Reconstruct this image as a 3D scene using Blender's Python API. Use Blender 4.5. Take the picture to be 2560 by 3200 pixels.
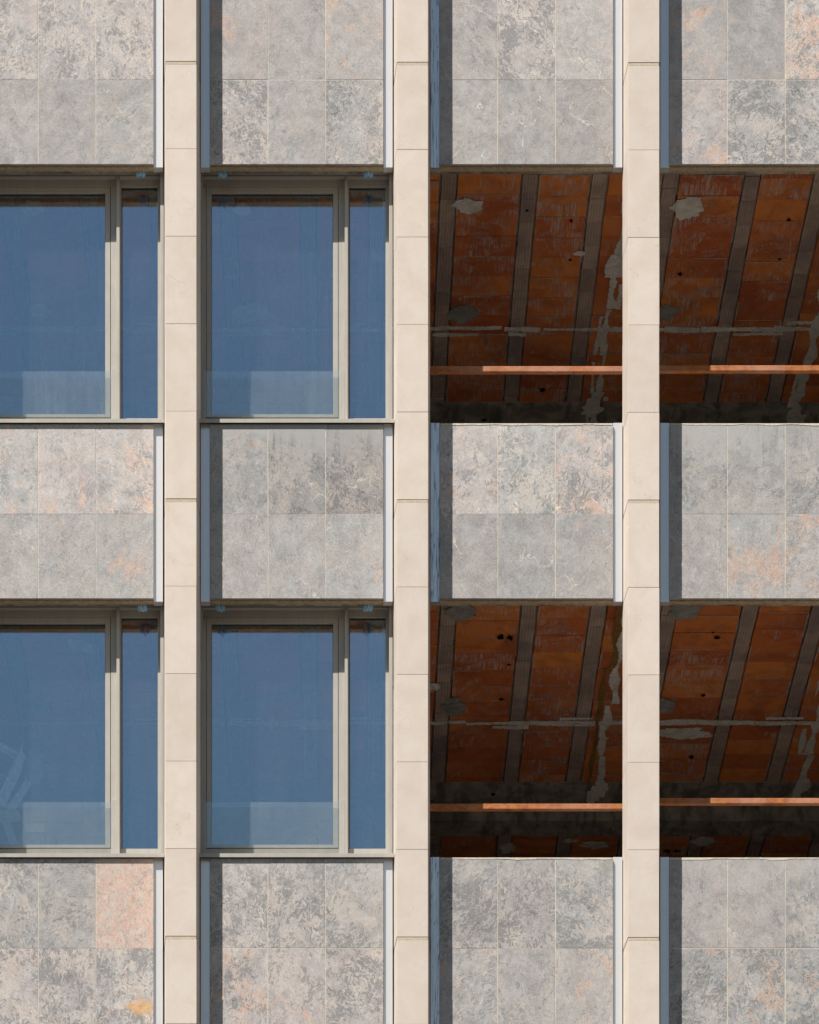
import bpy, math, random
from mathutils import Vector, noise as mnoise

random.seed(7)
R = math.radians
scene = bpy.context.scene
for o in list(bpy.data.objects):
    bpy.data.objects.remove(o)

# ------------------------------------------------------------------ camera
EYE = 1.6            # camera height above the street
DIST = 28.0          # camera to the stone panels
cam_data = bpy.data.cameras.new('camera')
cam = bpy.data.objects.new('camera', cam_data)
scene.collection.objects.link(cam)
cam.location = (0, -DIST, EYE)
cam.rotation_euler = (R(90), 0, 0)
cam_data.sensor_fit = 'HORIZONTAL'
cam_data.sensor_width = 36
cam_data.lens = 157.5
cam_data.shift_x = 0.0898
cam_data.shift_y = 2.3047
cam_data.clip_end = 2000
scene.camera = cam
scene.render.resolution_x = 819
scene.render.resolution_y = 1024

# ------------------------------------------------------------------ light
SUN = Vector((-0.963, -1.0, 1.89)).normalized()
elev = math.asin(SUN.z)
rot = math.atan2(SUN.x, SUN.y)
w = bpy.data.worlds.new('World')
scene.world = w
w.use_nodes = True
wn = w.node_tree
bg = wn.nodes['Background']
sky = wn.nodes.new('ShaderNodeTexSky')
sky.sky_type = 'NISHITA'
sky.sun_disc = False
sky.sun_elevation = elev
sky.sun_rotation = rot
sky.air_density = 2.0
sky.dust_density = 0.0
sky.ozone_density = 5.0
wn.links.new(sky.outputs[0], bg.inputs[0])
bg.inputs[1].default_value = 0.0425
sl = bpy.data.lights.new('sun', 'SUN')
sl.energy = 5.0
sl.angle = R(0.5)
sl.color = (1.0, 0.955, 0.885)
so = bpy.data.objects.new('sun', sl)
scene.collection.objects.link(so)
so.rotation_euler = SUN.to_track_quat('Z', 'Y').to_euler()
so.location = SUN * 60
scene.view_settings.view_transform = 'Standard'
scene.view_settings.look = 'None'
scene.view_settings.exposure = 0.54
scene.view_settings.gamma = 1.0
scene.cycles.max_bounces = 14
scene.cycles.diffuse_bounces = 7
scene.cycles.transparent_max_bounces = 16

# ------------------------------------------------------------------ units
# survey of the facade: (u, v) are 1/400 m units on the panel plane, u from the
# left of the frame, v downwards; y is the depth behind the panel plane
def sx(u, y=0.0):
    return (u - 1050.0) * (DIST + y) / 11200.0
def sz(v, y=0.0):
    return EYE + (7500.0 - v) * (DIST + y) / 11200.0
BAY = 718.4 / 400
FLOOR = 1357.3 / 400

# ------------------------------------------------------------------ mesh helpers
class MB:
    def __init__(self):
        self.v = []; self.f = []; self.m = []; self.s = []
    def quadbox(self, lo, hi, seed=(0, 0, 0, 0), mi=0):
        x0, y0, z0 = lo; x1, y1, z1 = hi
        self.prism([(x0, y0), (x1, y0), (x1, y1), (x0, y1)], z0, z1, seed, mi)
        return self
    def box(self, x0, x1, y0, y1, z0, z1, seed=(0, 0, 0, 0), mi=0):
        return self.quadbox((min(x0, x1), min(y0, y1), min(z0, z1)), (max(x0, x1), max(y0, y1), max(z0, z1)), seed, mi)
    def prism(self, poly, z0, z1, seed=(0, 0, 0, 0), mi=0):
        """vertical prism over a counter-clockwise plan polygon"""
        n = len(poly); b = len(self.v)
        self.v += [(x, y, z0) for x, y in poly] + [(x, y, z1) for x, y in poly]
        fs = [tuple(b + i for i in reversed(range(n))), tuple(b + n + i for i in range(n))]
        fs += [(b + i, b + (i + 1) % n, b + n + (i + 1) % n, b + n + i) for i in range(n)]
        self.f += fs; self.m += [mi] * len(fs); self.s += [seed] * len(fs)
        return self
    def tube(self, pts, r, n=8, seed=(0, 0, 0, 0), mi=0):
        b = len(self.v); pts = [Vector(p) for p in pts]
        for i, p in enumerate(pts):
            t = (pts[min(i + 1, len(pts) - 1)] - pts[max(i - 1, 0)]).normalized()
            a = t.orthogonal().normalized()
            if i:
                a = (pa - t * pa.dot(t)).normalized()
            pa = a
            c = t.cross(a); rr = r[i] if isinstance(r, (list, tuple)) else r
            for k in range(n):
                q = p + (a * math.cos(2 * math.pi * k / n) + c * math.sin(2 * math.pi * k / n)) * rr
                self.v.append(tuple(q))
        fs = []
        for i in range(len(pts) - 1):
            for k in range(n):
                fs.append((b + i * n + k, b + i * n + (k + 1) % n, b + (i + 1) * n + (k + 1) % n, b + (i + 1) * n + k))
        fs.append(tuple(b + k for k in reversed(range(n))))
        fs.append(tuple(b + (len(pts) - 1) * n + k for k in range(n)))
        self.f += fs; self.m += [mi] * len(fs); self.s += [seed] * len(fs)
        return self
    def beam(self, p, q, w, t, seed=(0, 0, 0, 0), mi=0):
        """rectangular bar from p to q, w across in the facade plane, t deep"""
        p = Vector(p); q = Vector(q); d = (q - p).normalized()
        a = d.cross(Vector((0, 1, 0))).normalized() * w / 2; c = a.cross(d).normalized() * t / 2
        b = len(self.v)
        for e in (p, q):
            self.v += [tuple(e + a * s1 + c * s2) for s1, s2 in ((-1, -1), (1, -1), (1, 1), (-1, 1))]
        fs = [(b + 3, b + 2, b + 1, b), (b + 4, b + 5, b + 6, b + 7)] + [(b + i, b + (i + 1) % 4, b + 4 + (i + 1) % 4, b + 4 + i) for i in range(4)]
        self.f += fs; self.m += [mi] * len(fs); self.s += [seed] * len(fs)
        return self
    def build(self, name, mats, parent=None, bevel=0.0, origin=None, smooth=False, label=None):
        if not isinstance(mats, (list, tuple)): mats = [mats]
        xs = [p[0] for p in self.v]; ys = [p[1] for p in self.v]; zs = [p[2] for p in self.v]
        if origin is None:
            origin = ((min(xs) + max(xs)) / 2, (min(ys) + max(ys)) / 2, min(zs))
        me = bpy.data.meshes.new(name)
        me.from_pydata([(x - origin[0], y - origin[1], z - origin[2]) for x, y, z in self.v], [], self.f)
        for m in mats: me.materials.append(m)
        me.polygons.foreach_set('material_index', self.m)
        at = me.attributes.new('seed', 'FLOAT_COLOR', 'CORNER')
        dat = []
        for p, s in zip(me.polygons, self.s):
            dat += list(s[:4]) * p.loop_total
        at.data.foreach_set('color', dat)
        if any(len(s) > 4 for s in self.s):
            at2 = me.attributes.new('seed2', 'FLOAT_COLOR', 'CORNER')
            dat = []
            for p, s in zip(me.polygons, self.s):
                dat += list(s[4:8] if len(s) > 4 else (0, 0, 0, 0)) * p.loop_total
            at2.data.foreach_set('color', dat)
        if smooth: me.polygons.foreach_set('use_smooth', [True] * len(me.polygons))
        me.update()
        o = bpy.data.objects.new(name, me)
        scene.collection.objects.link(o)
        wl = Vector(origin)
        if parent is not None:
            o.parent = parent
            pw = Vector(parent['_w']) if '_w' in parent else Vector((0, 0, 0))
            o.location = wl - pw
        else:
            o.location = wl
        o['_w'] = list(wl)
        if bevel:
            b = o.modifiers.new('bevel', 'BEVEL'); b.width = bevel; b.segments = 2; b.limit_method = 'ANGLE'
        if label: o['label'] = label
        return o

def empty(name, loc, parent=None, label=None):
    o = bpy.data.objects.new(name, None)
    scene.collection.objects.link(o)
    o.empty_display_size = 0.1
    pw = Vector(parent['_w']) if parent is not None else Vector((0, 0, 0))
    if parent is not None: o.parent = parent
    o.location = Vector(loc) - pw
    o['_w'] = list(loc)
    if label: o['label'] = label
    return o
def tag(o, label, cat, group=None, kind=None):
    o['label'] = label; o['category'] = cat
    if group: o['group'] = group
    if kind: o['kind'] = kind

# ------------------------------------------------------------------ material helpers
class Mat:
    def __init__(self, name, rough=0.6, spec=0.5, metallic=0.0):
        self.mat = bpy.data.materials.new(name); self.mat.use_nodes = True
        self.t = self.mat.node_tree; self.b = self.t.nodes['Principled BSDF']
        self.b.inputs['Roughness'].default_value = rough
        self.b.inputs['Specular IOR Level'].default_value = spec
        self.b.inputs['Metallic'].default_value = metallic
    def n(self, t, **kw):
        nd = self.t.nodes.new(t)
        for k, v in kw.items(): setattr(nd, k, v)
        return nd
    def put(self, sock, val):
        if hasattr(val, 'links') or isinstance(val, bpy.types.NodeSocket): self.t.links.new(val, sock)
        elif isinstance(val, (tuple, list)) and len(val) == 3 and sock.type == 'RGBA': sock.default_value = (*val, 1)
        else: sock.default_value = val
    def pos(self): return self.n('ShaderNodeNewGeometry').outputs['Position']
    def normal(self): return self.n('ShaderNodeNewGeometry').outputs['Normal']
    def attr(self, nm='seed'):
        a = self.n('ShaderNodeAttribute'); a.attribute_name = nm
        s = self.n('ShaderNodeSeparateColor'); self.put(s.inputs[0], a.outputs['Color'])
        return s.outputs[0], s.outputs[1], s.outputs[2], a.outputs['Alpha']
    def math(self, op, a, b=0.0, c=0.0, clamp=False):
        m = self.n('ShaderNodeMath', operation=op, use_clamp=clamp)
        self.put(m.inputs[0], a); self.put(m.inputs[1], b); self.put(m.inputs[2], c)
        return m.outputs[0]
    def vmath(self, op, a, b=(0, 0, 0), s=None):
        m = self.n('ShaderNodeVectorMath', operation=op)
        self.put(m.inputs[0], a)
        if op != 'SCALE': self.put(m.inputs[1], b)
        if s is not None: self.put(m.inputs['Scale'], s)
        return m.outputs[0]
    def noise(self, vec, scale, detail=3, rough=0.55, dist=0.0, col=False):
        m = self.n('ShaderNodeTexNoise'); self.put(m.inputs['Vector'], vec)
        self.put(m.inputs['Scale'], scale); self.put(m.inputs['Detail'], detail)
        self.put(m.inputs['Roughness'], rough); self.put(m.inputs['Distortion'], dist)
        return m.outputs['Color' if col else 'Fac']
    def ramp(self, v, a, b, lo=0.0, hi=1.0, smooth=True):
        m = self.n('ShaderNodeMapRange', interpolation_type='SMOOTHSTEP' if smooth else 'LINEAR')
        self.put(m.inputs[0], v); self.put(m.inputs[1], a); self.put(m.inputs[2], b)
        self.put(m.inputs[3], lo); self.put(m.inputs[4], hi)
        return m.outputs[0]
    def mix(self, f, a, b, blend='MIX'):
        m = self.n('ShaderNodeMix', data_type='RGBA', blend_type=blend)
        self.put(m.inputs[0], f); self.put(m.inputs[6], a); self.put(m.inputs[7], b)
        return m.outputs[2]
    def stretch(self, vec, s):
        return self.vmath('MULTIPLY', vec, s)
    def bump(self, h, strength=0.3, dist=0.002):
        m = self.n('ShaderNodeBump'); self.put(m.inputs['Height'], h)
        m.inputs['Strength'].default_value = strength; m.inputs['Distance'].default_value = dist
        self.put(self.b.inputs['Normal'], m.outputs[0])
    def col(self, c): self.put(self.b.inputs['Base Color'], c)
    def rough(self, r): self.put(self.b.inputs['Roughness'], r)

def mottled_stone():
    M = Mat('mottled_stone', 0.5, 0.2)
    r, d, o, tn = M.attr()
    wash, vein, grain, hue = M.attr('seed2')
    base_v = M.vmath('ADD', M.pos(), M.vmath('SCALE', (13.1, 7.7, 29.3), s=r))
    rotn = M.n('ShaderNodeVectorRotate', rotation_type='Y_AXIS')
    M.put(rotn.inputs['Vector'], base_v); M.put(rotn.inputs['Angle'], M.math('MULTIPLY', M.math('SUBTRACT', r, 0.5), 1.6))
    v = rotn.outputs[0]
    w1 = M.vmath('SUBTRACT', M.noise(v, 7, 3, 0.6, col=True), (0.5, 0.5, 0.5))
    v2 = M.vmath('ADD', M.stretch(v, (1.0, 1.0, 0.66)), M.vmath('SCALE', w1, s=0.13))
    big = M.noise(v, 3.4, 4, 0.6, 0.5)
    cloud = M.noise(v, 8, 5, 0.62, 0.6)
    # ground colour: greenish to lilac greys
    g0 = M.mix(hue, (0.282, 0.280, 0.280), (0.318, 0.288, 0.286))
    g1 = M.mix(hue, (0.395, 0.395, 0.393), (0.430, 0.398, 0.392))
    c = M.mix(M.ramp(cloud, 0.32, 0.68), g0, g1)
    # cream ground patches
    cp = M.ramp(M.math('ADD', M.noise(v2, 15, 6, 0.66, 1.1), M.math('MULTIPLY', M.math('SUBTRACT', big, 0.5), 0.75)), 0.46, 0.62)
    c = M.mix(M.math('MULTIPLY', cp, M.ramp(d, 0.1, 0.7, 0.25, 0.72)), c, M.mix(M.noise(v, 12, 3), (0.475, 0.43, 0.39), (0.58, 0.50, 0.44)))
    c = M.mix(M.ramp(M.noise(v, 2.6, 5, 0.6, 1.0), 0.42, 0.64, 0, 0.42), c, M.mix(hue, (0.40, 0.355, 0.33), (0.44, 0.37, 0.335)))
    # salmon clouds
    ocl = M.math('ADD', M.noise(v2, 5.0, 6, 0.65, 0.9), M.math('MULTIPLY', M.math('SUBTRACT', big, 0.5), -0.5))
    ot = M.math('SUBTRACT', 0.76, M.math('MULTIPLY', o, 0.42))
    om = M.ramp(ocl, ot, M.math('ADD', ot, 0.13))
    om = M.math('MULTIPLY', om, M.ramp(M.noise(v2, 34, 4, 0.65), 0.32, 0.60, 0.25, 0.95))
    c = M.mix(om, c, M.mix(M.ramp(M.noise(v, 16, 3), 0.3, 0.7), (0.54, 0.330, 0.250), (0.53, 0.425, 0.35)))
    # dark fossil flecks
    fig = M.noise(v2, 31, 5, 0.64, 1.4)
    thr = M.math('SUBTRACT', 0.665, M.math('MULTIPLY', d, 0.17))
    thr = M.math('ADD', thr, M.math('MULTIPLY', M.math('SUBTRACT', M.noise(v, 4.6, 3, 0.5, 0.4), 0.5), 0.55))
    dark = M.ramp(fig, thr, M.math('ADD', thr, 0.035))
    rim = M.math('MULTIPLY', M.ramp(M.math('ABSOLUTE', M.math('SUBTRACT', fig, thr)), 0.0, 0.02, 1, 0), M.ramp(d, 0, 0.6, 0.15, 0.55))
    dc = M.mix(cloud, M.mix(hue, (0.135, 0.145, 0.145), (0.150, 0.137, 0.142)), (0.25, 0.25, 0.25))
    c = M.mix(M.math('MULTIPLY', dark, M.ramp(d, 0, 0.7, 0.28, 0.85)), c, dc)
    c = M.mix(rim, c, (0.115, 0.115, 0.118))
    # squiggly outlines, pale and dark
    sq = M.math('ABSOLUTE', M.math('SUBTRACT', M.noise(v2, 44, 2, 0.5, 2.2), 0.5))
    c = M.mix(M.ramp(sq, 0.0, 0.030, M.math('ADD', 0.22, M.math('MULTIPLY', grain, 0.4)), 0.0), c, (0.155, 0.15, 0.152))
    sq2 = M.math('ABSOLUTE', M.math('SUBTRACT', M.noise(M.vmath('ADD', v2, (3, 1, 7)), 50, 2, 0.5, 2.6), 0.5))
    c = M.mix(M.ramp(sq2, 0.0, 0.030, M.math('ADD', 0.18, M.math('MULTIPLY', grain, 0.6)), 0.0), c, (0.64, 0.59, 0.555))
    # veins
    def veins(scale, off, lo, hi, w0, w1_, colr, amt):
        vo = M.n('ShaderNodeTexVoronoi', feature='DISTANCE_TO_EDGE')
        M.put(vo.inputs['Vector'], M.vmath('ADD', M.vmath('ADD', M.stretch(v, (1.5, 1, 0.8)), off), M.vmath('SCALE', w1, s=0.25))); vo.inputs['Scale'].default_value = scale
        k = M.math('MULTIPLY', M.ramp(vo.outputs['Distance'], w0, w1_, 1, 0), M.ramp(M.noise(M.vmath('ADD', v, off), 5.0, 3, 0.6), lo, hi))
        return M.mix(M.math('MULTIPLY', k, amt), c, colr)
    c = veins(2.2, (0, 0, 0), 0.50, 0.60, 0.002, 0.010, (0.66, 0.60, 0.51), M.math('ADD', 0.28, M.math('MULTIPLY', vein, 0.72)))
    c = veins(3.1, (4, 2, 9), 0.52, 0.62, 0.003, 0.016, (0.12, 0.125, 0.125), M.ramp(d, 0.0, 0.9, 0.40, 0.75))
    c = veins(5.5, (8, 3, 2), 0.50, 0.60, 0.001, 0.010, (0.17, 0.16, 0.16), 0.45)
    gr = M.noise(M.pos(), 240, 3, 0.6)
    c = M.mix(1.0, c, M.ramp(gr, 0.3, 0.7, 0.84, 1.16), 'MULTIPLY')
    c = M.mix(1.0, c, M.ramp(M.noise(v2, 85, 4, 0.7, 1.5), 0.36, 0.64, 0.86, 1.13), 'MULTIPLY')
    # rain-washed streaks running down from the top of the panel
    sep = M.n('ShaderNodeSeparateXYZ'); M.put(sep.inputs[0], M.pos())
    zt = EYE + (7500 - 1326) / 400.0
    dist = M.math('WRAP', M.math('SUBTRACT', zt + 0.002, sep.outputs[2]), FLOOR, 0.0)
    st = M.noise(M.stretch(M.pos(), (26, 1, 1.4)), 1.0, 4, 0.62)
    run = M.ramp(M.math('ADD', dist, M.math('MULTIPLY', M.math('SUBTRACT', st, 0.5), 0.9)), 0.02, 0.34, 1, 0)
    c = M.mix(M.math('MULTIPLY', run, M.math('MULTIPLY', wash, 0.75)), c, (0.425, 0.415, 0.405))
    dk = M.math('MULTIPLY', M.ramp(st, 0.60, 0.70), M.ramp(dist, 0.1, 0.5, 1, 0))
    c = M.mix(M.math('MULTIPLY', dk, M.math('MULTIPLY', wash, 0.5)), c, (0.17, 0.175, 0.175))
    c = M.mix(1.0, c, M.math('ADD', M.math('MULTIPLY', tn, 1.25), 0.38), 'MULTIPLY')
    # one ochre leak stain low on the left-hand panel
    dv_ = M.vmath('SUBTRACT', M.pos(), (sx(440), 0.0, sz(3150)))
    sd = M.n('ShaderNodeVectorMath', operation='LENGTH'); M.put(sd.inputs[0], M.stretch(dv_, (0.8, 0.1, 1.7)))
    k_ = M.ramp(M.math('ADD', sd.outputs['Value'], M.math('MULTIPLY', M.math('SUBTRACT', M.noise(M.pos(), 14, 5, 0.65), 0.5), 0.30)), 0.0, 0.14, 0.8, 0)
    c = M.mix(k_, c, (0.66, 0.36, 0.11))
    M.col(c)
    M.rough(M.ramp(M.noise(v, 20, 3), 0.3, 0.7, 0.45, 0.65))
    M.bump(M.math('ADD', gr, M.math('MULTIPLY', fig, 1.5)), 0.25, 0.0015)
    return M.mat

def cream_stone():
    M = Mat('cream_limestone', 0.75, 0.3)
    r, a1, a2, a3 = M.attr()
    p = M.vmath('ADD', M.pos(), M.vmath('SCALE', (3.1, 5.7, 9.3), s=r))
    cl = M.noise(p, 4.5, 5, 0.6, 0.4)
    c = M.mix(M.ramp(cl, 0.3, 0.7), (0.600, 0.510, 0.438), (0.655, 0.570, 0.500))
    c = M.mix(1.0, c, M.ramp(r, 0, 1, 0.965, 1.025), 'MULTIPLY')
    sm = M.noise(p, 26, 4, 0.65, 0.8)
    c = M.mix(M.math('MULTIPLY', M.ramp(sm, 0.56, 0.75), M.ramp(M.noise(p, 3.0, 2), 0.45, 0.65, 0, 0.40)), c, (0.49, 0.405, 0.335))
    pit = M.noise(p, 85, 2, 0.5)
    c = M.mix(M.ramp(pit, 0.71, 0.76, 0, 0.6), c, (0.34, 0.27, 0.21))
    vo = M.n('ShaderNodeTexVoronoi', feature='DISTANCE_TO_EDGE')
    M.put(vo.inputs['Vector'], M.vmath('ADD', p, M.vmath('SCALE', M.noise(p, 5, 3, col=True), s=0.5))); vo.inputs['Scale'].default_value = 1.9
    c = M.mix(M.math('MULTIPLY', M.ramp(vo.outputs['Distance'], 0.001, 0.006, 1, 0), M.ramp(M.noise(p, 2.3, 2), 0.50, 0.62, 0, 0.35)), c, (0.38, 0.31, 0.25))
    fine = M.noise(p, 320, 2)
    c = M.mix(1.0, c, M.ramp(fine, 0.3, 0.7, 0.955, 1.045), 'MULTIPLY')
    M.col(c)
    M.bump(M.math('ADD', fine, M.math('MULTIPLY', sm, 2.0)), 0.25, 0.0012)
    return M.mat

def mortar(name, c0, c1, scale=60):
    M = Mat(name, 0.9, 0.2)
    n = M.noise(M.pos(), scale, 4, 0.7)
    M.col(M.mix(M.ramp(n, 0.3, 0.7), c0, c1))
    M.bump(n, 0.5, 0.003)
    return M.mat

def painted_metal(name, c0, c1, rough, spec=0.5, metallic=0.0, speck=0.35):
    M = Mat(name, rough, spec, metallic)
    n = M.noise(M.stretch(M.pos(), (9, 9, 1.2)), 3.0, 4, 0.6)
    c = M.mix(M.ramp(n, 0.3, 0.7), c0, c1)
    sp = M.noise(M.pos(), 90, 2)
    c = M.mix(M.ramp(sp, 0.70, 0.76, 0, speck), c, tuple(x * 0.35 for x in c0))
    M.col(c)
    M.rough(M.ramp(M.noise(M.pos(), 12, 3), 0.3, 0.7, rough - 0.06, rough + 0.08))
    return M.mat

def weathered_paint():
    M = Mat('cracked_weathered_paint', 0.36, 0.5, 0.6)
    p = M.pos()
    n = M.noise(M.stretch(p, (70, 70, 3.0)), 1.0, 5, 0.7, 0.3)
    c = M.mix(M.ramp(n, 0.3, 0.7), (0.60, 0.63, 0.66), (0.86, 0.88, 0.90))
    cr = M.math('ABSOLUTE', M.math('SUBTRACT', M.noise(M.stretch(p, (42, 42, 1.3)), 1.0, 4, 0.55, 0.2), 0.5))
    c = M.mix(M.ramp(cr, 0.005, 0.018, 0.75, 0), c, (0.05, 0.05, 0.055))
    c = M.mix(M.ramp(M.noise(p, 45, 3), 0.66, 0.72, 0, 0.6), c, (0.16, 0.16, 0.16))
    M.col(c); M.bump(cr, 0.5, 0.003)
    return M.mat

def clay_block(name, cA, cB, dusty, freq, groove):
    """extruded fired clay: grooves run away from the facade"""
    M = Mat(name, 0.8, 0.2)
    r, a1, a2, a3 = M.attr()
    p = M.pos()
    v = M.vmath('ADD', p, M.vmath('SCALE', (17.0, 31.0, 3.0), s=r))
    c = M.mix(r, cA, cB)
    c = M.mix(M.ramp(M.noise(v, 5, 5, 0.65, 0.8), 0.42, 0.66, 0, 0.35), c, tuple(x * k for x, k in zip(cA, (0.52, 0.48, 0.62))))
    c = M.mix(M.ramp(M.noise(p, 1.3, 5, 0.6, 0.8), 0.46, 0.66, 0, 0.55), c, tuple(x * k for x, k in zip(cA, (0.55, 0.55, 0.8))))
    wv = M.n('ShaderNodeTexWave', wave_type='BANDS', bands_direction='X', wave_profile='SIN')
    M.put(wv.inputs['Vector'], M.vmath('ADD', p, M.vmath('SCALE', M.vmath('SUBTRACT', M.noise(p, 2, 2, col=True), (.5, .5, .5)), s=0.012)))
    wv.inputs['Scale'].default_value = freq; wv.inputs['Distortion'].default_value = 0.0
    c = M.mix(1.0, c, M.ramp(wv.outputs['Fac'], 0.2, 0.8, 1 - groove, 1 + groove), 'MULTIPLY')
    # lime bloom: streaks along the grooves and smears round the block edges
    st = M.noise(M.stretch(v, (75, 4.5, 1)), 1.0, 4, 0.7)
    bl = M.math('MULTIPLY', M.ramp(st, 0.47, 0.60), M.ramp(M.noise(p, 2.1, 4, 0.6, 0.8), 0.57, 0.66))
    c = M.mix(M.math('MULTIPLY', bl, dusty), c, (0.56, 0.43, 0.36))
    bl2 = M.math('MULTIPLY', a1, M.math('MULTIPLY', M.ramp(st, 0.44, 0.60), M.ramp(M.noise(M.vmath('ADD', p, M.vmath('SCALE', (0.6, 0.9, 0.0), s=r)), 3.2, 5, 0.62, 1.2), 0.46, 0.56)))
    c = M.mix(M.math('MULTIPLY', bl2, 0.9), c, (0.60, 0.46, 0.40))
    film = M.math('MULTIPLY', a1, M.ramp(M.noise(p, 5, 6, 0.7, 1.5), 0.52, 0.60, 0, 0.45))
    c = M.mix(film, c, (0.42, 0.30, 0.27))
    M.col(c)
    M.bump(M.math('ADD', wv.outputs['Fac'], M.noise(v, 60, 3)), 0.5, 0.004)
    return M.mat

def plaster(name, c0, c1):
    M = Mat(name, 0.85, 0.2)
    p = M.pos()
    n = M.noise(p, 9, 5, 0.6, 1.2)
    c = M.mix(M.ramp(n, 0.3, 0.7), c0, c1)
    wv = M.n('ShaderNodeTexWave', wave_type='BANDS', bands_direction='X')
    M.put(wv.inputs['Vector'], p); wv.inputs['Scale'].default_value = 22
    wv.inputs['Distortion'].default_value = 3; wv.inputs['Detail Scale'].default_value = 2
    c = M.mix(M.ramp(wv.outputs['Fac'], 0.5, 1, 0, 0.16), c, tuple(x * 0.45 for x in c0))
    c = M.mix(M.ramp(M.noise(p, 4.5, 4, 0.6, 1.5), 0.50, 0.58, 0, 0.28), c, tuple(x * 0.5 for x in c0))
    M.col(c); M.bump(M.noise(p, 14, 5, 0.6, 1.0), 1.0, 0.03)
    return M.mat

def concrete(name, c0, c1, stain):
    M = Mat(name, 0.85, 0.25)
    p = M.pos()
    n = M.noise(p, 3.5, 6, 0.65, 0.6)
    c = M.mix(M.ramp(n, 0.35, 0.65), c0, c1)
    c = M.mix(M.ramp(M.noise(M.stretch(p, (6, 1.5, 1.5)), 1.3, 4, 0.7), 0.5, 0.62, 0, 0.7), c, stain)
    M.col(c); M.bump(M.noise(p, 40, 4, 0.7), 0.4, 0.004)
    return M.mat

def rust():
    M = Mat('rusty_steel', 0.8, 0.3)
    p = M.pos()
    n = M.noise(p, 16, 5, 0.7, 0.5)
    c = M.mix(M.ramp(n, 0.3, 0.7), (0.28, 0.085, 0.028), (0.50, 0.185, 0.062))
    c = M.mix(M.ramp(M.noise(M.stretch(p, (1.3, 1, 1)), 1.6, 2), 0.4, 0.6, 0, 0.5), c, (0.45, 0.24, 0.17))
    c = M.mix(M.ramp(M.noise(p, 70, 3), 0.60, 0.68, 0, 0.7), c, (0.12, 0.045, 0.025))
    M.col(c); M.bump(M.noise(p, 150, 3), 0.5, 0.002)
    return M.mat

def glass(name, reflect, tint, dust, dust_col, dirt_scale=2.0, gloss=(0.95, 0.97, 1.0), streak=0.4):
    M = Mat(name)
    t = M.t; t.nodes.remove(M.b)
    out = [n for n in t.nodes if n.type == 'OUTPUT_MATERIAL'][0]
    tr = M.n('ShaderNodeBsdfTransparent'); M.put(tr.inputs[0], tint)
    gl = M.n('ShaderNodeBsdfGlossy'); gl.inputs['Roughness'].default_value = 0.01; M.put(gl.inputs[0], gloss)
    p = M.pos()
    bm = M.n('ShaderNodeBump'); bm.inputs['Strength'].default_value = 0.02; bm.inputs['Distance'].default_value = 0.01
    M.put(bm.inputs['Height'], M.noise(p, 1.7, 2)); M.put(gl.inputs['Normal'], bm.outputs[0])
    lw = M.n('ShaderNodeFresnel')
    M.put(lw.inputs['IOR'], M.mix(M.n('ShaderNodeNewGeometry').outputs['Backfacing'], (1.5, 1.5, 1.5), (0.6667, 0.6667, 0.6667)))
    fac = M.math('ADD', lw.outputs[0], reflect, clamp=True)
    m1 = M.n('ShaderNodeMixShader'); M.put(m1.inputs[0], fac); M.put(m1.inputs[1], tr.outputs[0]); M.put(m1.inputs[2], gl.outputs[0])
    df = M.n('ShaderNodeBsdfDiffuse'); M.put(df.inputs[0], dust_col)
    dn = M.math('MULTIPLY', M.ramp(M.noise(p, dirt_scale, 5, 0.7, 0.5), 0.35, 0.7, dust * 0.7, dust * 1.2), M.ramp(M.noise(M.stretch(p, (30, 1, 1.5)), 1.0, 4, 0.65), 0.35, 0.7, 1 - streak, 1 + streak))
    speck = M.ramp(M.noise(p, 150, 2, 0.5), 0.66, 0.72, 0.0, dust * 5)
    m2 = M.n('ShaderNodeMixShader'); M.put(m2.inputs[0], M.math('ADD', dn, speck, clamp=True)); M.put(m2.inputs[1], m1.outputs[0]); M.put(m2.inputs[2], df.outputs[0])
    t.links.new(m2.outputs[0], out.inputs[0])
    return M.mat

STONE = mottled_stone()
CREAM = cream_stone()
MORTAR = mortar('sandy_mortar', (0.46, 0.38, 0.28), (0.60, 0.51, 0.40))
GROUT = mortar('pale_grout', (0.50, 0.44, 0.35), (0.68, 0.62, 0.52), 30)
def satin_metal(name, c, rough, metallic):
    M = Mat(name, rough, 0.5, metallic)
    M.col(M.mix(M.noise(M.stretch(M.pos(), (4, 4, 0.6)), 1.0, 2), tuple(x * 0.97 for x in c), c))
    return M.mat
TRIM = satin_metal('pale_grey_metal', (0.78, 0.765, 0.745), 0.30, 0.48)
TRIMW = weathered_paint()
TAUPE = painted_metal('taupe_aluminium', (0.385, 0.358, 0.318), (0.425, 0.395, 0.352), 0.42, speck=0.1)
GASKET = painted_metal('black_rubber', (0.02, 0.02, 0.02), (0.03, 0.03, 0.03), 0.6)
BOARD = mortar('fibre_board', (0.36, 0.27, 0.17), (0.54, 0.42, 0.28), 35)
BED = mortar('dark_adhesive', (0.20, 0.13, 0.08), (0.34, 0.24, 0.16), 50)
CLAY = clay_block('orange_clay_block', (0.58, 0.155, 0.052), (0.84, 0.285, 0.070), 0.9, 32, 0.24)
RIBM = clay_block('grey_brown_joist', (0.33, 0.25, 0.20), (0.52, 0.39, 0.31), 0.6, 13, 0.10)
PLAST = plaster('grey_plaster', (0.72, 0.67, 0.60), (0.86, 0.81, 0.73))
PLASTD = plaster('dark_plaster', (0.26, 0.25, 0.225), (0.38, 0.365, 0.33))
RESID = plaster('lime_residue', (0.40, 0.31, 0.26), (0.62, 0.52, 0.45))
CONC = concrete('soffit_concrete', (0.20, 0.18, 0.15), (0.40, 0.36, 0.30), (0.11, 0.10, 0.085))
SLAB = concrete('floor_concrete', (0.72, 0.69, 0.63), (0.82, 0.78, 0.71), (0.64, 0.60, 0.54))
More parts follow.
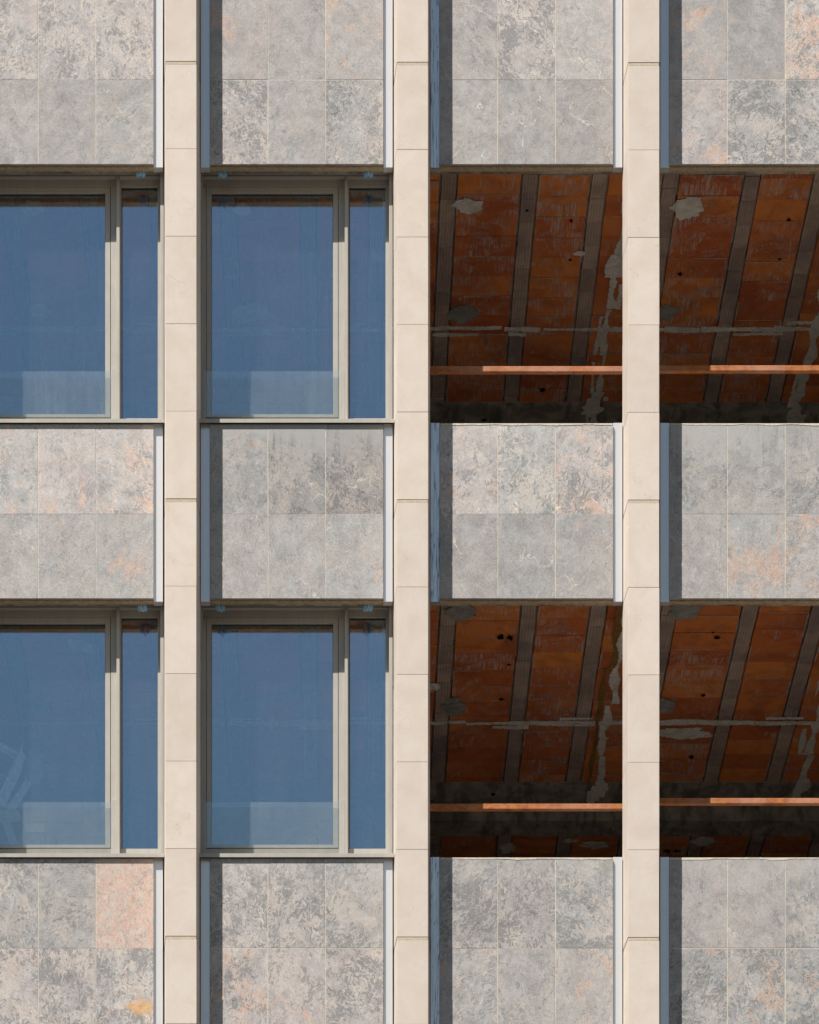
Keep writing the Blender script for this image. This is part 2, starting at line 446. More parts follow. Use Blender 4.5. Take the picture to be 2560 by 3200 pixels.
BLACK = painted_metal('hollow_shade_black', (0.008, 0.007, 0.007), (0.012, 0.01, 0.01), 0.9, 0.0)  # black that paints the shade inside the ceiling holes
RUST = rust()
OCHRE = plaster('ochre_water_stain', (0.24, 0.13, 0.04), (0.33, 0.19, 0.06))
GLASS = glass('coated_glass', 0.325, (0.985, 0.99, 0.99), 0.012, (0.6, 0.6, 0.62), gloss=(0.74, 0.89, 1.0))
GUARD = glass('dusty_guard_glass', 0.06, (0.96, 0.98, 0.975), 0.058, (0.60, 0.64, 0.66), 1.2, streak=0.12)
BLUE = painted_metal('blue_foam', (0.20, 0.42, 0.64), (0.24, 0.48, 0.70), 0.7, 0.2)
STRING = painted_metal('off_white_cord', (0.60, 0.56, 0.48), (0.68, 0.63, 0.55), 0.7, 0.2)
CHIP = mortar('chipped_white_paint', (0.62, 0.62, 0.61), (0.95, 0.95, 0.93), 26)
PAVE = concrete('street_paving', (0.065, 0.058, 0.05), (0.088, 0.078, 0.068), (0.05, 0.045, 0.04))

# ------------------------------------------------------------------ ground
g = MB(); g.box(-400, 400, -400, 400, -0.5, 0.0)
go = g.build('street_ground', PAVE); go['kind'] = 'structure'

# ------------------------------------------------------------------ the building
B = empty('office_building', (sx(1290), 0.0, 0.0))
tag(B, 'cream stone grid facade under refurbishment, left bays glazed, right bays open to clay ceilings', 'building')

HP = 0.205                                    # pilaster front, in front of the panels
z_lo, z_top = EYE + 10.3, EYE + 21.0
KS = 402.95
def pil_x(u): return (u - 1050.0) / KS

# --- pilasters: stacked limestone blocks with splayed sides
PIL = [(1240.6 - 2 * 723.4, 1338.1 - 2 * 723.4, 189.5), (1240.6 - 723.4, 1338.1 - 724.2, 191.0), (1240.6, 1338.1, 193.5), (1963.2, 2060.6, 194.8), (2686.6, 2784.0, 196)]
def pv(v): return EYE + (7500 - v) * (DIST - HP) / 11200.0
for i, (ul, ur, vj) in enumerate(PIL):
    xl, xr = pil_x(ul), pil_x(ur)
    mb = MB()
    k0, k1 = -3, 13
    for k in range(k0, k1):
        top = pv(vj + 273.45 * k); bot = pv(vj + 273.45 * (k + 1))
        thick = 0.026 if k % 5 == 0 else 0.0016
        if k == k0: top += 1.0
        if k == k1 - 1: bot = 0.0
        jx = random.uniform(-.0012, .0012); jy = random.uniform(-.0007, .0007)
        fl = 0.08
        yb = 0.07
        yf = -HP + jy
        sp = fl * (yb + HP)
        mb.prism([(xl + jx, yf), (xr + jx, yf), (xr + jx + sp, yb), (xl + jx - sp, yb)], bot + 0.0006, top - thick, (random.random(), 0, 0, 0), 0)
        if thick > .01 and k > k0:
            yq = -HP + 0.002; e = 0.002
            mb.prism([(xl + e, yq), (xr - e, yq), (xr - e + sp, yb - .004), (xl + e - sp, yb - .004)], top - thick + 0.0012, top - 0.0025, (0.2, 0, 0, 0), 1)
    xo = 0.006
    sp = 0.08 * (0.066 + HP)
    mb.prism([(xl + 0.004, -HP + 0.0045), (xr - 0.004, -HP + 0.0045), (xr + sp - 0.005, 0.062), (xl - sp + 0.005, 0.062)], 0.01, pv(vj - 3 * 273.45) + 0.9, (0, 0, 0, 0), 1)
    mb.build('pilaster', [CREAM, MORTAR], B, bevel=0.0018)

# --- spandrel panels
# (dark figure, salmon, tone) per slab: [top row x3, bottom row x3]
T = {
 (0, 0): [(.55, .22, .62), (.60, .30, .60), (.62, .25, .60), (.25, .15, .50), (.25, .25, .47), (.30, .12, .48)],
 (1, 0): [(.18, .42, .52), (.12, .22, .50), (.18, .60, .52), (.72, .10, .58), (.22, .25, .50), (.70, .02, .52)],
 (2, 0): [(.35, .05, .53), (.85, .22, .62), (.25, .15, .60), (.25, .30, .52), (.25, .10, .48), (.20, .02, .44)],
 (3, 0): [(.20, .50, .52), (.15, .15, .46), (.65, .75, .62), (.28, .48, .60), (.92, .05, .54), (.92, .02, .54)],
 (0, 1): [(.45, .55, .64), (.42, .52, .66), (.45, .62, .66), (.22, .35, .54), (.16, .20, .52), (.25, .42, .52)],
 (1, 1): [(.40, .42, .46), (.60, .22, .38), (.66, .20, .34), (.25, .25, .50), (.22, .22, .51), (.22, .42, .52)],
 (2, 1): [(.50, .52, .64), (.60, .40, .62), (.62, .60, .60), (.18, .20, .46), (.18, .05, .44), (.20, .20, .47)],
 (3, 1): [(.40, .36, .46), (.38, .30, .46), (.48, .30, .42), (.20, .25, .48), (.25, .62, .50), (.35, .55, .50)],
 (0, 2): [(.60, .30, .52), (.52, .05, .46), (.30, 1.05, .60), (.80, .40, .60), (.85, .15, .56), (.85, .55, .60)],
 (1, 2): [(.82, .20, .58), (.82, .28, .52), (.60, .05, .52), (.62, .66, .58), (.50, .45, .58), (.75, .38, .54)],
 (2, 2): [(.85, .12, .48), (.88, .10, .48), (.85, .15, .50), (.40, .50, .52), (.40, .30, .50), (.42, .50, .52)],
 (3, 2): [(.40, .10, .48), (.38, .05, .48), (.50, .08, .46), (.62, .45, .46), (.70, .52, .50), (.62, .40, .46)],
}
PLAB = {(0, 2): 'spandrel panel with a salmon pink slab at its top right', (1, 1): 'dark veined spandrel panel under the upper right window',
        (3, 0): 'spandrel panel with two strongly mottled grey slabs'}
TILE_L = [656.6 + 718.2 * (b - 1) for b in range(4)]
for (b, r), spec in T.items():
    u0 = TILE_L[b]; dv = 1357.3 * r
    vt, vm, vb = 1326 - 1357.3 + dv, 249.0 + dv, 512.5 + dv
    x0, x1 = sx(u0), sx(u0 + 541.3)
    P = MB()
    # core wall behind the slabs, standing on the slab edge
    P.box(x0, x1, 0.031, 0.078, sz(vt) + 0.004, sz(vb) - 0.010, mi=0)
    P.box(x0 - 0.06, x1 + 0.06, 0.083, 0.16, sz(vt) - 0.03, sz(vb) + 0.02, mi=1)
    panel = P.build('spandrel_panel', [BOARD, CONC], B, bevel=0.002, label=PLAB.get((b, r)))
    st = MB()
    W = (x1 - x0) / 3
    for i in range(6):
        c = i % 3; row = i // 3
        a0 = x0 + W * c + (0.003 if c else 0); a1 = x0 + W * (c + 1) - (0.003 if c < 2 else 0)
        jg = 0.003 if (b % 2 == 1 and r != 1) else 0.0008
        top = sz(vt) if row == 0 else sz(vm) - jg
        bot = sz(vm) + jg if row == 0 else sz(vb)
        jy = random.uniform(-0.0008, 0.0008)
        d, o, tn = spec[i]
        wsh = {(1, 1): (.55, 1.3, 1.2)[c], (3, 1): (.9, .9, .8)[c], (3, 2): .45, (2, 2): .4, (1, 2): .35, (2, 1): .25, (0, 1): .15}.get((b, r), 0.0) if row == 0 else 0.0
        vn = 1.0 if (b, r, row) == (1, 1, 0) else (0.8 if (b, r) in ((2, 0), (2, 1)) else random.random() * .5)
        gn = (.75 if row == 1 else .3) if r == 1 else random.choice((.1, .25, .5))
        if (b, r, i) in ((1, 0, 5), (3, 0, 2)): gn = 1.0
        st.box(a0, a1, 0.0 + jy, 0.022, bot, top, (random.random(), d, o, tn, wsh, vn, gn, random.random()), 0)
    st.box(x0 + 0.003, x1 - 0.003, 0.0012, 0.0225, sz(vb) + 0.003, sz(vt) - 0.003, mi=1)
    st.build('stone_cladding', [STONE, GROUT], panel, bevel=0.0008)
    bd = MB(); bd.box(x0 + 0.001, x1 - 0.001, 0.0225, 0.0308, sz(vb) + 0.004, sz(vt) - 0.004)
    bd.build('adhesive_bed', BED, panel)
    if b >= 2:   # a pale cap strip on the open bays
        cp = MB(); cp.box(x0 + 0.004, x1 - 0.004, 0.001, 0.085, sz(vt) + 0.0045, sz(vt) + 0.0085)
        # ragged mortar left along the top edge of the slabs
        nst = 90; bq = len(cp.v); yf = -0.0022; ztp = sz(vt) + 0.0044
        for i in range(nst + 1):
            xq = x0 + .005 + (x1 - x0 - .01) * i / nst
            dz_ = 0.005 + 0.013 * max(0.0, mnoise.noise((xq * 6 + b * 5, r * 3.1, 1.7)) + 0.15) + random.uniform(0, .003)
            cp.v += [(xq, yf, ztp), (xq, yf, ztp - dz_), (xq, -0.0002, ztp - dz_ - .001), (xq, 0.0004, ztp)]
        fs = [(bq, bq + 1, bq + 2, bq + 3), tuple(bq + nst * 4 + q for q in (3, 2, 1, 0))]
        for i in range(nst):
            for q in range(4):
                fs.append((bq + i * 4 + q, bq + i * 4 + 4 + q, bq + i * 4 + 4 + (q + 1) % 4, bq + i * 4 + (q + 1) % 4))
        cp.f += fs; cp.m += [0] * len(fs); cp.s += [(0, 0, 0, 0)] * len(fs)
        cp.build('capping', GROUT, panel)
    # side channels, recessed a little behind the slabs
    fy = 0.022
    ztop = sz(vt, fy) + (0.012 if b >= 2 else 0.004)
    zbot = sz(vb + 10.5, fy)
    lch = MB(); lx0, lx1 = sx(u0 - 29.6, fy), sx(u0 - 0.4, fy)
    lch.box(lx0, lx1, fy, fy + 0.064, zbot, ztop)
    lch.build('side_channel', TRIMW if b == 2 else TRIM, panel, bevel=0.0015)
    rch = MB(); rx0, rx1 = sx(u0 + 541.8, fy), sx(u0 + 570.4, fy)
    rch.box(rx0, rx1, fy, fy + 0.064, zbot, ztop)
    rch.build('side_channel', TRIM, panel, bevel=0.0015)

# --- masonry above and below the visible storeys and behind the pilasters
def solid(name, mat, *boxes, label=None, parent=None):
    m = MB()
    for bb in boxes: m.box(*bb)
    return m.build(name, mat, parent or B, label=label)
XL, XR = sx(-190), sx(2800)
zA = sz(-31 + 0) ; zC = sz(3226.6)
solid('upper_wall', CREAM, (XL - .1, XR + .1, 0.02, 0.3, zA + 2.05, zA + 3.6))
solid('lower_wall', CREAM, (XL - .1, XR + .1, 0.02, 0.3, 0.0, zC - 2.04))
solid('side_wall', CONC, (XL - 0.45, XL - .25, 0.07, 9.0, 0.0, zA + 3.5))
solid('side_wall', CONC, (XR + .25, XR + .45, 0.07, 9.0, 0.0, zA + 3.5))
solid('back_wall', CONC, (XL - .25, XR + .25, 8.8, 9.0, 0.0, zA + 3.5))

# --- slabs with clay block ceilings
RIBS = []
for k in range(-3, 4):
    for q in (0, .653, 1.212):
        RIBS.append(.8457 + 1.785 * k + q)
RIBS = [x for x in sorted(RIBS) if XL - .3 < x < XR + .2]
RW = 0.123
def blob(mb, cx, cy, rx, ry, z, seed, rough=0.25, th=0.004, n=34, mi=0, ang=0.0):
    pts = []
    n = int(n * 2.2) if n > 30 else n
    for i in range(n):
        a = 2 * math.pi * i / n
        rr = 1 + rough * mnoise.noise((math.cos(a) * 1.6 + seed * 7.1, math.sin(a) * 1.6, seed)) * 1.6 + rough * 0.7 * mnoise.noise((math.cos(a) * 5 + seed, math.sin(a) * 5, seed * 3)) + (random.uniform(-.07, .05) if n > 30 else 0)
        x, y = rx * rr * math.cos(a), ry * rr * math.sin(a)
        pts.append((cx + x * math.cos(ang) - y * math.sin(ang), cy + x * math.sin(ang) + y * math.cos(ang)))
    mb.prism(pts, z - th, z, (seed % 1, 0, 0, 0), mi)
def strip_x(mb, x0, x1, y, w, z, seed, th=0.004, mi=0):
    """comb-edged smear running along the facade"""
    x = x0; step = 0.012; z = z - random.uniform(0, .0006)
    up, dn = [], []
    while x <= x1:
        on = mnoise.noise((x * 2.3, seed, 0.3))
        a = w * (0.5 + 0.55 * on) + random.uniform(-.006, .006)
        c = w * (0.5 + 0.6 * mnoise.noise((x * 3.1, seed, 5.3))) + random.uniform(-.008, .008)
        dn.append((x, y - max(a, 0.004))); up.append((x, y + max(c, 0.004))); x += step
    if len(dn) > 2: mb.prism(dn + up[::-1], z - th, z, (0, 0, 0, 0), mi)
def strip_y(mb, x, y0, y1, w, z, seed, th=0.004, mi=0):
    y = y0; L, Rr = [], []; z = z - random.uniform(.0009, .0018)
    while y <= y1:
        a = w * (0.5 + 0.8 * mnoise.noise((y * 3.3, seed, 1.3))) + random.uniform(-.006, .006)
        c = w * (0.5 + 0.9 * mnoise.noise((y * 4.1, seed, 7.3))) + random.uniform(-.006, .006)
        L.append((x - max(a, .004), y)); Rr.append((x + max(c, .004), y)); y += 0.015
    if len(L) > 2: mb.prism(Rr + L[::-1], z - th, z, (0, 0, 0, 0), mi)

Y0, YB0, YB1, YBK = 0.16, 4.03, 4.50, 8.8
def ceil_pt(u, v, zc):
    Z = (zc - EYE) * 11200.0 / (7500.0 - v)
    return (u - 1050) * Z / 11200.0, Z - DIST
# (u, v, half width, half height in survey units, dark?, angle)
PATCH = {
 0: [(1467, 643, 50, 20, 0, .25), (1446, 981, 44, 28, 1, 0), (1809, 791, 19, 7, 0, 0), (2150, 646, 52, 36, 0, -.1), (2085, 977, 34, 26, 1, .5),
     (98, 646, 40, 24, 0, 0), (125, 968, 36, 20, 0, 0), (757, 655, 26, 22, 0, 0), (788, 975, 58, 34, 0, 0), (812, 645, 14, 14, 1, 0), (1850, 1283, 34, 18, 0, 0), (1893, 1246, 9, 7, 0, 0), (2485, 1300, 22, 30, 0, 0)],
 1: [(1440, 1912, 42, 27, 1, 0), (1418, 2206, 36, 28, 1, 0), (2142, 1910, 48, 26, 1, 0), (2078, 2206, 30, 25, 1, 0), (2142, 2290, 88, 18, 0, 0),
     (250, 2018, 30, 26, 0, -.7), (130, 2206, 32, 19, 1, 0), (912, 2155, 18, 10, 1, 0), (780, 2210, 55, 30, 1, 0), (1190, 2145, 22, 16, 1, 0),
     (1355, 2146, 20, 10, 0, 0), (1588, 2649, 24, 15, 0, 0), (1780, 2627, 26, 7, 0, 0), (1856, 2640, 40, 12, 0, 0), (2200, 2627, 38, 13, 0, 0), (2510, 2455, 26, 22, 0, 0), (1880, 2465, 20, 26, 0, 0)],
}
HOLES = {0: [(1647, 658, 6), (1785, 689, 6), (1782, 812, 5.5), (1697, 1219, 10), (1512, 1312, 8.5), (2465, 688, 6), (2437, 810, 6), (2125, 856, 9)],
         1: [(1565, 1992, 13), (1594, 1992, 12), (1590, 2077, 6), (1568, 2186, 8), (2240, 1993, 9), (2228, 1977, 4), (2198, 2173, 7), (2160, 2366, 10), (1542, 2483, 8), (1484, 1922, 4), (2066, 2582, 13), (2103, 2582, 13), (2085, 2660, 14), (2116, 2660, 13)]}
for f in range(-1, 3):
    zc = EYE + 17.85 - FLOOR * f
    slab = MB()
    slab.box(XL - .25, XR + .25, 0.165, 8.8, zc + 0.05, zc + 0.335)
    slab.box(XL - .25, XR + .25, 0.165, Y0 + 0.12, zc + 0.0, zc + 0.049)
    so_ = slab.build('floor_slab', SLAB, B)
    # concrete strips, beam
    cs = MB(); cs.box(XL - .25, XR + .25, YB0, YB1, zc - 0.006, zc + 0.0495)
    cs.box(XL - .25, XR + .25, YB1, YB1 + 0.32, zc - 0.135, zc + 0.0495)
    cs.build('ceiling_beam', CONC, so_)
    if f not in (0, 1): continue
    # clay blocks and joists between them, each run its own piece
    for spn in ((Y0 + .125, YB0 - .004), (YB1 + .325, YBK)):
        edges = [XL - .25] + RIBS + [XR + .25]
        for i in range(len(edges) - 1):
            a = edges[i] + (RW if i else 0) + 0.011; c = edges[i + 1] - 0.011
            if c - a < 0.05: continue
            cb = MB()
            y = spn[0]; first = True; bloom = 0.9 if (i % 3 == (RIBS.index(min(RIBS, key=lambda q: abs(q - .8457))) + 1) % 3) else random.random() * .7
            while y < spn[1] - 0.03:
                L = 0.28 if not first else random.uniform(0.10, 0.28); first = False
                y1 = min(y + L, spn[1])
                jz = random.uniform(-.0025, .0025)
                cb.box(a + random.uniform(0, .005), c - random.uniform(0, .005), y + 0.0022, y1 - 0.0022, zc + jz, zc + 0.0495,
                       (random.random() ** 1.3, random.uniform(.55, 1.0) if (bloom > .5 and random.random() < .75) else random.random() ** 2 * .4, 0, 0), 0)
                # squeezed-out mortar along some of the block ends
                if random.random() < .42:
                    xa = a + random.uniform(0, .5) * (c - a); xb = min(c - .004, xa + random.uniform(.08, .5))
                    if random.random() < .4: xa = a + .004
                    if xb - xa > .04: strip_x(cb, xa, xb, y + random.uniform(-.003, .003), random.uniform(.004, .010), zc - .0032, random.random() * 60, th=.002, mi=1)
                if random.random() < .35:
                    xe = random.choice((a + .006, c - .008))
                    strip_y(cb, xe, y + .01, y1 - .01, random.uniform(.004, .012), zc - .0032, random.random() * 60, th=.002, mi=1)
                y = y1
            cb.build('clay_block_infill', [CLAY, RESID], so_, bevel=0.003)
        for x in RIBS:
            rb = MB()
            y = spn[0]; first = True
            while y < spn[1] - 0.03:
                L = 0.32 if not first else random.uniform(0.1, 0.32); first = False
                y1 = min(y + L, spn[1]); jz = random.uniform(-.003, .002)
                rb.box(x + random.uniform(-.002, .006), x + RW - random.uniform(-.002, .006), y + 0.0025, y1 - 0.0025, zc + jz - 0.002, zc + 0.0495, (random.random(), random.random() * .3, 0, 0))
                y = y1
            rb.build('ceiling_joist', RIBM, so_, bevel=0.003)
    if f in (0, 1):
        pl = MB(); dk = MB()
        zp = zc - 0.0075
        x = XL - .2; sgn = 0
        while x < XR:
            L = random.uniform(.25, 1.1)
            strip_x(pl, x, min(x + L, XR), 2.875 + random.uniform(-.008, .008), random.uniform(.055, .085), zp, random.random() * 50)
            if random.random() < .65:
                xx = x + random.uniform(0, .3)
                strip_x(pl, xx, xx + random.uniform(.15, .5), 2.875 + random.choice((-.085, .08)), random.uniform(.03, .05), zp, random.random() * 50)
            x += L + random.choice((0.0, 0.0, 0.02))
        for bx in (-1.27, .535, 2.335, 4.135):
            y = 1.0 if bx > 2 else 1.6
            while y < 4.45:
                L = random.uniform(.3, .8)
                strip_y(pl, bx + random.uniform(-.02, .02), y, min(y + L, 4.45), random.uniform(.05, .085), zp, random.random() * 50)
                if random.random() < .5:
                    strip_y(pl, bx + random.choice((-.07, .075)), y + .1, min(y + L, 4.40), .03, zp, random.random() * 50)
                y += L + random.uniform(-.02, .03)
        for j, (u, v, hu, hv, dark_, ang) in enumerate(PATCH[f]):
            zz = zp - 0.0022 - 0.0004 * (j % 5)
            cx, cy = ceil_pt(u, v, zz)
            Zd = cy + DIST
            rx = hu * Zd / 11200; ry = hv * Zd / (7500 - v)
            pb = MB()
            blob(pb, cx, cy, rx, ry, zz, j * 1.37 + f, ang=ang)
            pb.build('plaster_patch', PLASTD if dark_ else PLAST, so_)
        pl.build('plaster_smear', PLAST, so_)
        for j, (u, v, hr) in enumerate(HOLES[f]):
            zz = zp - 0.0055 if not (YB1 < ceil_pt(u, v, zp)[1] < YB1 + .3) else zc - 0.1362
            cx, cy = ceil_pt(u, v, zz)
            hl = MB(); blob(hl, cx, cy, hr / 430, hr / 430 * random.uniform(0.9, 1.5), zz, j * 3.3 + 2, 0.55, 0.0008, 24)
            hl.build('hole_shade_disc', BLACK, so_)  # flat disc, no recess: the hole's inner shade is put into its colour
        if f == 1:
            oc = MB(); 
            y = 0.8
            strip_y(oc, 2.30, .45, 1.9, .05, zp - 0.0012, 4.4); strip_y(oc, 2.255, 1.9, 4.2, .028, zp - 0.0012, 14.4)
            oc.build('water_stain', OCHRE, so_)

# --- glazed openings
HEAD = 17.494
def gx(u, y): return sx(u, y)
for b in (0, 1):
    ub = 718.3 * (b - 1)
    for r in (0, 1):
        dz = -FLOOR * r
        def Zv(v, y): return EYE + (7500 - v) * (DIST + y) / 11200 + dz
        yS = 0.245
        dv_b = 0
        x = lambda u, y=yS: sx(u + ub, y) if b == 1 else sx(u, y) - BAY
        top = EYE + HEAD + dz
        bot = Zv(1305.0, yS)
        zs = Zv(1308.5, -.022) - .003
        fr = MB()
        # jamb liners, outer frame, head, mullion
        jl0, jl1 = x(623.5, .129), x(632.0, .129)
        fr.box(jl0, jl1, .129, .30, zs, top + .03)
        fr.box(x(1216.3, .129), x(1227.5, .129), .129, .30, zs, top + .03)
        fr.box(jl1, x(1216.3, .129), .2, .244, top, top + .10)               # head flashing
        fr.box(jl1, x(643.8), yS, .30, zs, Zv(584, yS) + .012)                # left fixed frame
        fr.box(jl1, x(1216.3, .129), yS, .30, Zv(584, yS), top + .10)          # head
        fr.box(x(1058.3), x(1077.3), yS, .30, zs, Zv(584, yS))                # fixed frame beside sash
        fr.box(x(1077.4, .198), x(1087.2, .198), .198, .30, zs, top)          # mullion
        fr.box(x(1087.4), x(1091.5), yS + .004, .30, bot, Zv(584, yS))
        fr.box(x(1205.3), x(1216.3, .129), yS, .30, zs, Zv(584, yS))          # right fixed frame
        fr.box(jl1, x(1216.3, .129), yS + .004, .31, zs, bot - .003)
        lab = {(0, 0): 'upper left window, cut by the photo edge', (1, 0): 'upper window beside the open bays', (0, 1): 'lower left window with a lifting frame behind it', (1, 1): 'lower window beside the open bays'}[(b, r)]
        win = fr.build('window', [TAUPE], B, bevel=0.0015, label=lab)
        # opening sash
        sa = MB()
        sL, sR, sT, sB = x(645.4), x(1056.6), Zv(584.6, yS), Zv(1304.2, yS)
        gL, gR, gT, gB = x(661), x(1041), Zv(602.3, yS), Zv(1294, yS)
        ys = yS + .001
        sa.box(sL, gL, ys, .29, sB, sT); sa.box(gR, sR, ys, .29, sB, sT)
        sa.box(gL, gR, ys, .29, gT, sT); sa.box(gL, gR, ys, .29, sB, gB)
        sash = sa.build('sash', TAUPE, win, bevel=0.002)
        gk = MB()
        for (a, c, e, h) in ((gL, gR, gT - .006, gT), (gL, gR, gB, gB + .004), (gL, gL + .003, gB, gT), (gR - .003, gR, gB, gT)):
            gk.box(a, c, .266, .2888, e, h)
        gk.build('gasket', GASKET, sash)
        pn = MB(); pn.box(gL, gR, .272, .278, gB, gT); pn.build('pane', GLASS, sash)
        p2 = MB(); p2.box(x(1091.5), x(1205.3), .272, .278, bot, Zv(584, yS)); p2.build('pane', GLASS, win)
        g2 = MB()
        for (a, c, e, h) in ((x(1091.5), x(1205.3), Zv(584, yS) - .007, Zv(584, yS)), (x(1091.5), x(1094.0), bot, Zv(584, yS))):
            g2.box(a, c, .262, .2715, e, h)
        g2.build('gasket', GASKET, win)
        # low guard pane just in front of the sash, held in slim channels
        gd = MB(); gd.box(x(643.8, .222), x(1060.0, .222), .219, .227, Zv(1302.5, .222), Zv(1160, .222))
        gd.build('guard_pane', GUARD, win, bevel=0.001)
        for (c0_, c1_) in ((1060.4, 1077.0), (634, 643.4)):
            gc = MB(); gc.box(x(c0_, .222), x(c1_, .222), .216, .2448, zs, Zv(1154, .222))
            gc.build('guard_channel', TAUPE, win, bevel=0.001)
        # sill
        si = MB()
        s0, s1 = x(621.6, -.022), x(1232.0, -.022)
        si.box(s0, s1, -.022, -.018, Zv(1320.5, -.022), Zv(1308.5, -.022))
        si.prism([(s0, -.018), (s1, -.018), (s1, .244), (s0, .244)], Zv(1308.5, -.022) - .004, Zv(1308.5, -.022))
        si.box(s0, s0 + .003, -.018, .07, Zv(1320.5, -.022), Zv(1308.5, -.022) - .0045)
        si.box(s1 - .003, s1, -.018, .07, Zv(1320.5, -.022), Zv(1308.5, -.022) - .0045)
        si.build('sill', TAUPE, win, bevel=0.001)
        # soffit sheet behind the panel board
        sf = MB(); sf.box(x(629, .1), x(1222, .1), .0835, .165, top - .004, top + .002)
        sf.box(x(629, .1), x(1222, .1), .1655, .1685, top - .003, top + .12)
        sf.build('soffit_sheet', TAUPE, win, bevel=0.0008)
        # dark packing above the head
        pk = MB(); pk.box(x(629, .1), x(1222, .1), .17, .30, top + .121, top + .30); pk.build('head_packing', CONC, win)

# --- rusty rails across the open bays
for (b, r, v) in ((2, 0, 1143.5), (3, 0, 1141.0), (2, 1, 2511.0), (3, 1, 2493.5)):
    xl = pil_x(PIL[b][1]) - 0.01; xr = pil_x(PIL[b + 1][0]) + 0.01
    y = .258
    zt = sz(v, y)
    m = MB(); m.box(xl - .03, xr + .03, y, y + .045, zt - .044, zt)
    o = m.build('steel_rail', RUST, bevel=0.004)
    lv = 'upper' if r == 0 else 'lower'
    which = 'between the two right-hand pilasters' if b == 2 else 'at the right edge'
    tag(o, f'rusty square steel rail across the {lv} open bay {which}', 'rail', 'rusty rails across the open bays')
    w_ = MB()
    xj = sx(1735, y) if b == 2 else sx(2450, y)
    w_.box(xj, xj + .006, y - .0015, y + .046, zt - .0455, zt + .0015)
    w_.build('weld_seam', RUST, o)

# --- blue foam spacers tied under the boards
def spacer(u, v, lean, label):
    y = .100
    cx, zt = sx(u, y), sz(v, y)
    mb = MB()
    for s in (-1, 1):
        n = 14; poly = []
        for i in range(n):
            a = 2 * math.pi * i / n
            e = 0.55
            px_ = math.copysign(abs(math.cos(a)) ** e, math.cos(a)) * .0175
            py_ = math.copysign(abs(math.sin(a)) ** e, math.sin(a)) * .016
            poly.append((px_, py_))
        b0 = len(mb.v)
        rings = ((0.0, .80), (-.012, 1.0), (-.035, 1.04), (-.052, .95), (-.060, .70))
        for (dz, sc) in rings:
            for (px_, py_) in poly:
                mb.v.append((cx + s * .0195 + px_ * sc + lean * dz, y + py_ * sc, zt + dz))
        fs = [tuple(b0 + i for i in range(n)), tuple(b0 + (len(rings) - 1) * n + i for i in reversed(range(n)))]
        for k in range(len(rings) - 1):
            for i in range(n):
                fs.append((b0 + k * n + i, b0 + (k + 1) * n + i, b0 + (k + 1) * n + (i + 1) % n, b0 + k * n + (i + 1) % n))
        mb.f += fs; mb.m += [0] * len(fs); mb.s += [(0, 0, 0, 0)] * len(fs)
    mb.box(cx - .005, cx + .005, y - .012, y + .010, zt - .045, zt - .01)
    o = mb.build('foam_spacer', BLUE, smooth=False)
    tag(o, label, 'spacer', 'blue foam spacers under the boards')
    t = MB()
    t.tube([(cx, y - .0185, zt + .004), (cx + .001, y - .021, zt - .02), (cx - .002, y - .021, zt - .036), (cx + lean * -.09 , y - .023, zt - .060 - abs(lean) * .09)], .0042, 6)
    t.build('cord', STRING, o, smooth=True)
spacer(440.5, 529, .05, 'blue foam spacer under the board above the upper left window')
spacer(691, 530, -.20, 'blue foam spacer at the left end above the upper window next to the open bays')
spacer(1152, 530, .03, 'blue foam spacer above the narrow pane of the upper window next to the open bays')
spacer(442, 1886, -.18, 'blue foam spacer under the board above the lower left window')
spacer(685.5, 1886, -.22, 'blue foam spacer at the left end above the lower window next to the open bays')
spacer(1152, 1886, .14, 'blue foam spacer above the narrow pane of the lower window next to the open bays')

# --- lifting frame standing inside, behind the lower left window
YL = 0.42
def lp(u, v, dy=0.0): return (sx(u, YL), YL + dy, sz(v, YL))
zfl = EYE + 17.85 + .335 - FLOOR * 2
lift = empty('lifting_frame', (sx(20, YL), YL, zfl))
tag(lift, 'chipped white steel lifting frame standing behind the lower left window', 'lifting frame')
m = MB(); m.beam(lp(0, 2512), lp(88, 2328), .075, .05); m.build('main_arm', CHIP, lift, bevel=.004)
m = MB(); m.beam(lp(22, 2530, .08), lp(86, 2428, .08), .055, .04); m.beam(lp(74, 2445, .08), lp(92, 2345, .08), .03, .03); m.build('side_arm', CHIP, lift, bevel=.004)
m = MB(); m.beam(lp(-60, 2292, .03), lp(72, 2362, .03), .035, .03); m.beam(lp(-60, 2304, .03), lp(66, 2374, .03), .012, .02); m.build('upper_brace', CHIP, lift, bevel=.003)
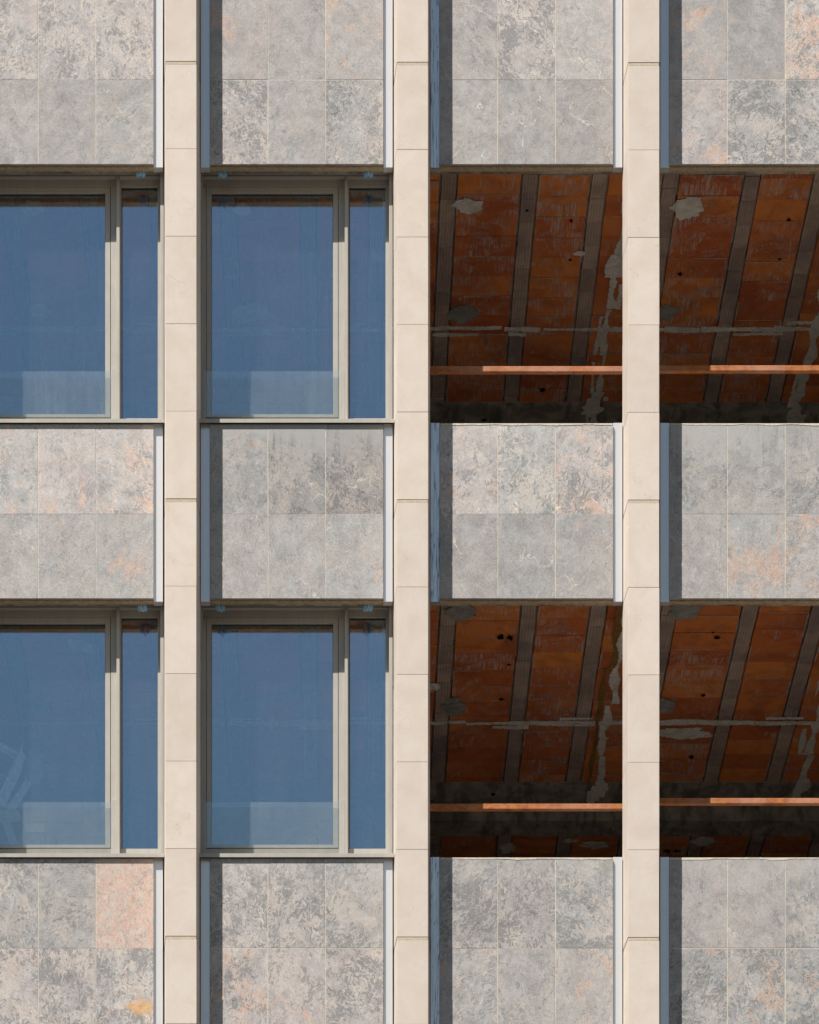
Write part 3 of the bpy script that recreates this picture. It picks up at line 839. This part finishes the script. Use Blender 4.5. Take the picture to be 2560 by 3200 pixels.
m = MB(); m.beam(lp(16, 2560), lp(58, 2680), .06, .04); m.beam(lp(58, 2680), (sx(62, YL), YL, zfl + .02), .06, .04); m.build('leg', CHIP, lift, bevel=.004)
m = MB(); m.beam(lp(-10, 2560), lp(-70, 2680), .06, .04); m.beam(lp(-70, 2680), (sx(-76, YL), YL, zfl + .02), .06, .04); m.build('leg', CHIP, lift, bevel=.004)
m = MB(); m.box(sx(-70, YL), sx(75, YL), YL - .08, YL + .5, zfl, zfl + .05); m.build('base', CHIP, lift, bevel=.01)
m = MB(); m.box(sx(-50, YL), sx(62, YL), YL - .03, YL + .05, sz(2560, YL), sz(2536, YL)); m.build('cross_plate', CHIP, lift, bevel=.004)
m = MB(); m.box(sx(78, YL), sx(138, YL), YL + .02, YL + .05, sz(2592, YL), sz(2570, YL)); m.build('bracket_plate', CHIP, lift, bevel=.003)
m = MB(); m.tube([lp(92, 2540), lp(58, 2640)], .006, 6); m.tube([lp(0, 2418), lp(26, 2434)], .006, 6); m.build('cable', STRING, lift)
m = MB(); m.tube([lp(100, 2345, -.03), lp(100, 2345, .05)], .075, 18); m.build('pulley', GASKET, lift, bevel=.004)
# crumpled plastic hood hanging from the pulley
m = MB()
cx, cy, cz = lp(108, 2385)
nr, ns = 14, 18
for i in range(nr):
    t_ = i / (nr - 1); rr = .03 + .06 * math.sin(math.pi * min(1, t_ * .9 + .1))
    for k in range(ns):
        a = 2 * math.pi * k / ns
        q = 1 + .5 * mnoise.noise((math.cos(a) * 2, math.sin(a) * 2, t_ * 5))
        m.v.append((cx + rr * q * math.cos(a), cy + rr * q * .6 * math.sin(a), cz + .10 - .26 * t_))
for i in range(nr - 1):
    for k in range(ns):
        m.f.append((i * ns + k, (i + 1) * ns + k, (i + 1) * ns + (k + 1) % ns, i * ns + (k + 1) % ns)); m.m.append(0); m.s.append((0, 0, 0, 0))
m.build('plastic_hood', PLASTD, lift, smooth=True)

for o in bpy.data.objects:
    if '_w' in o: del o['_w']
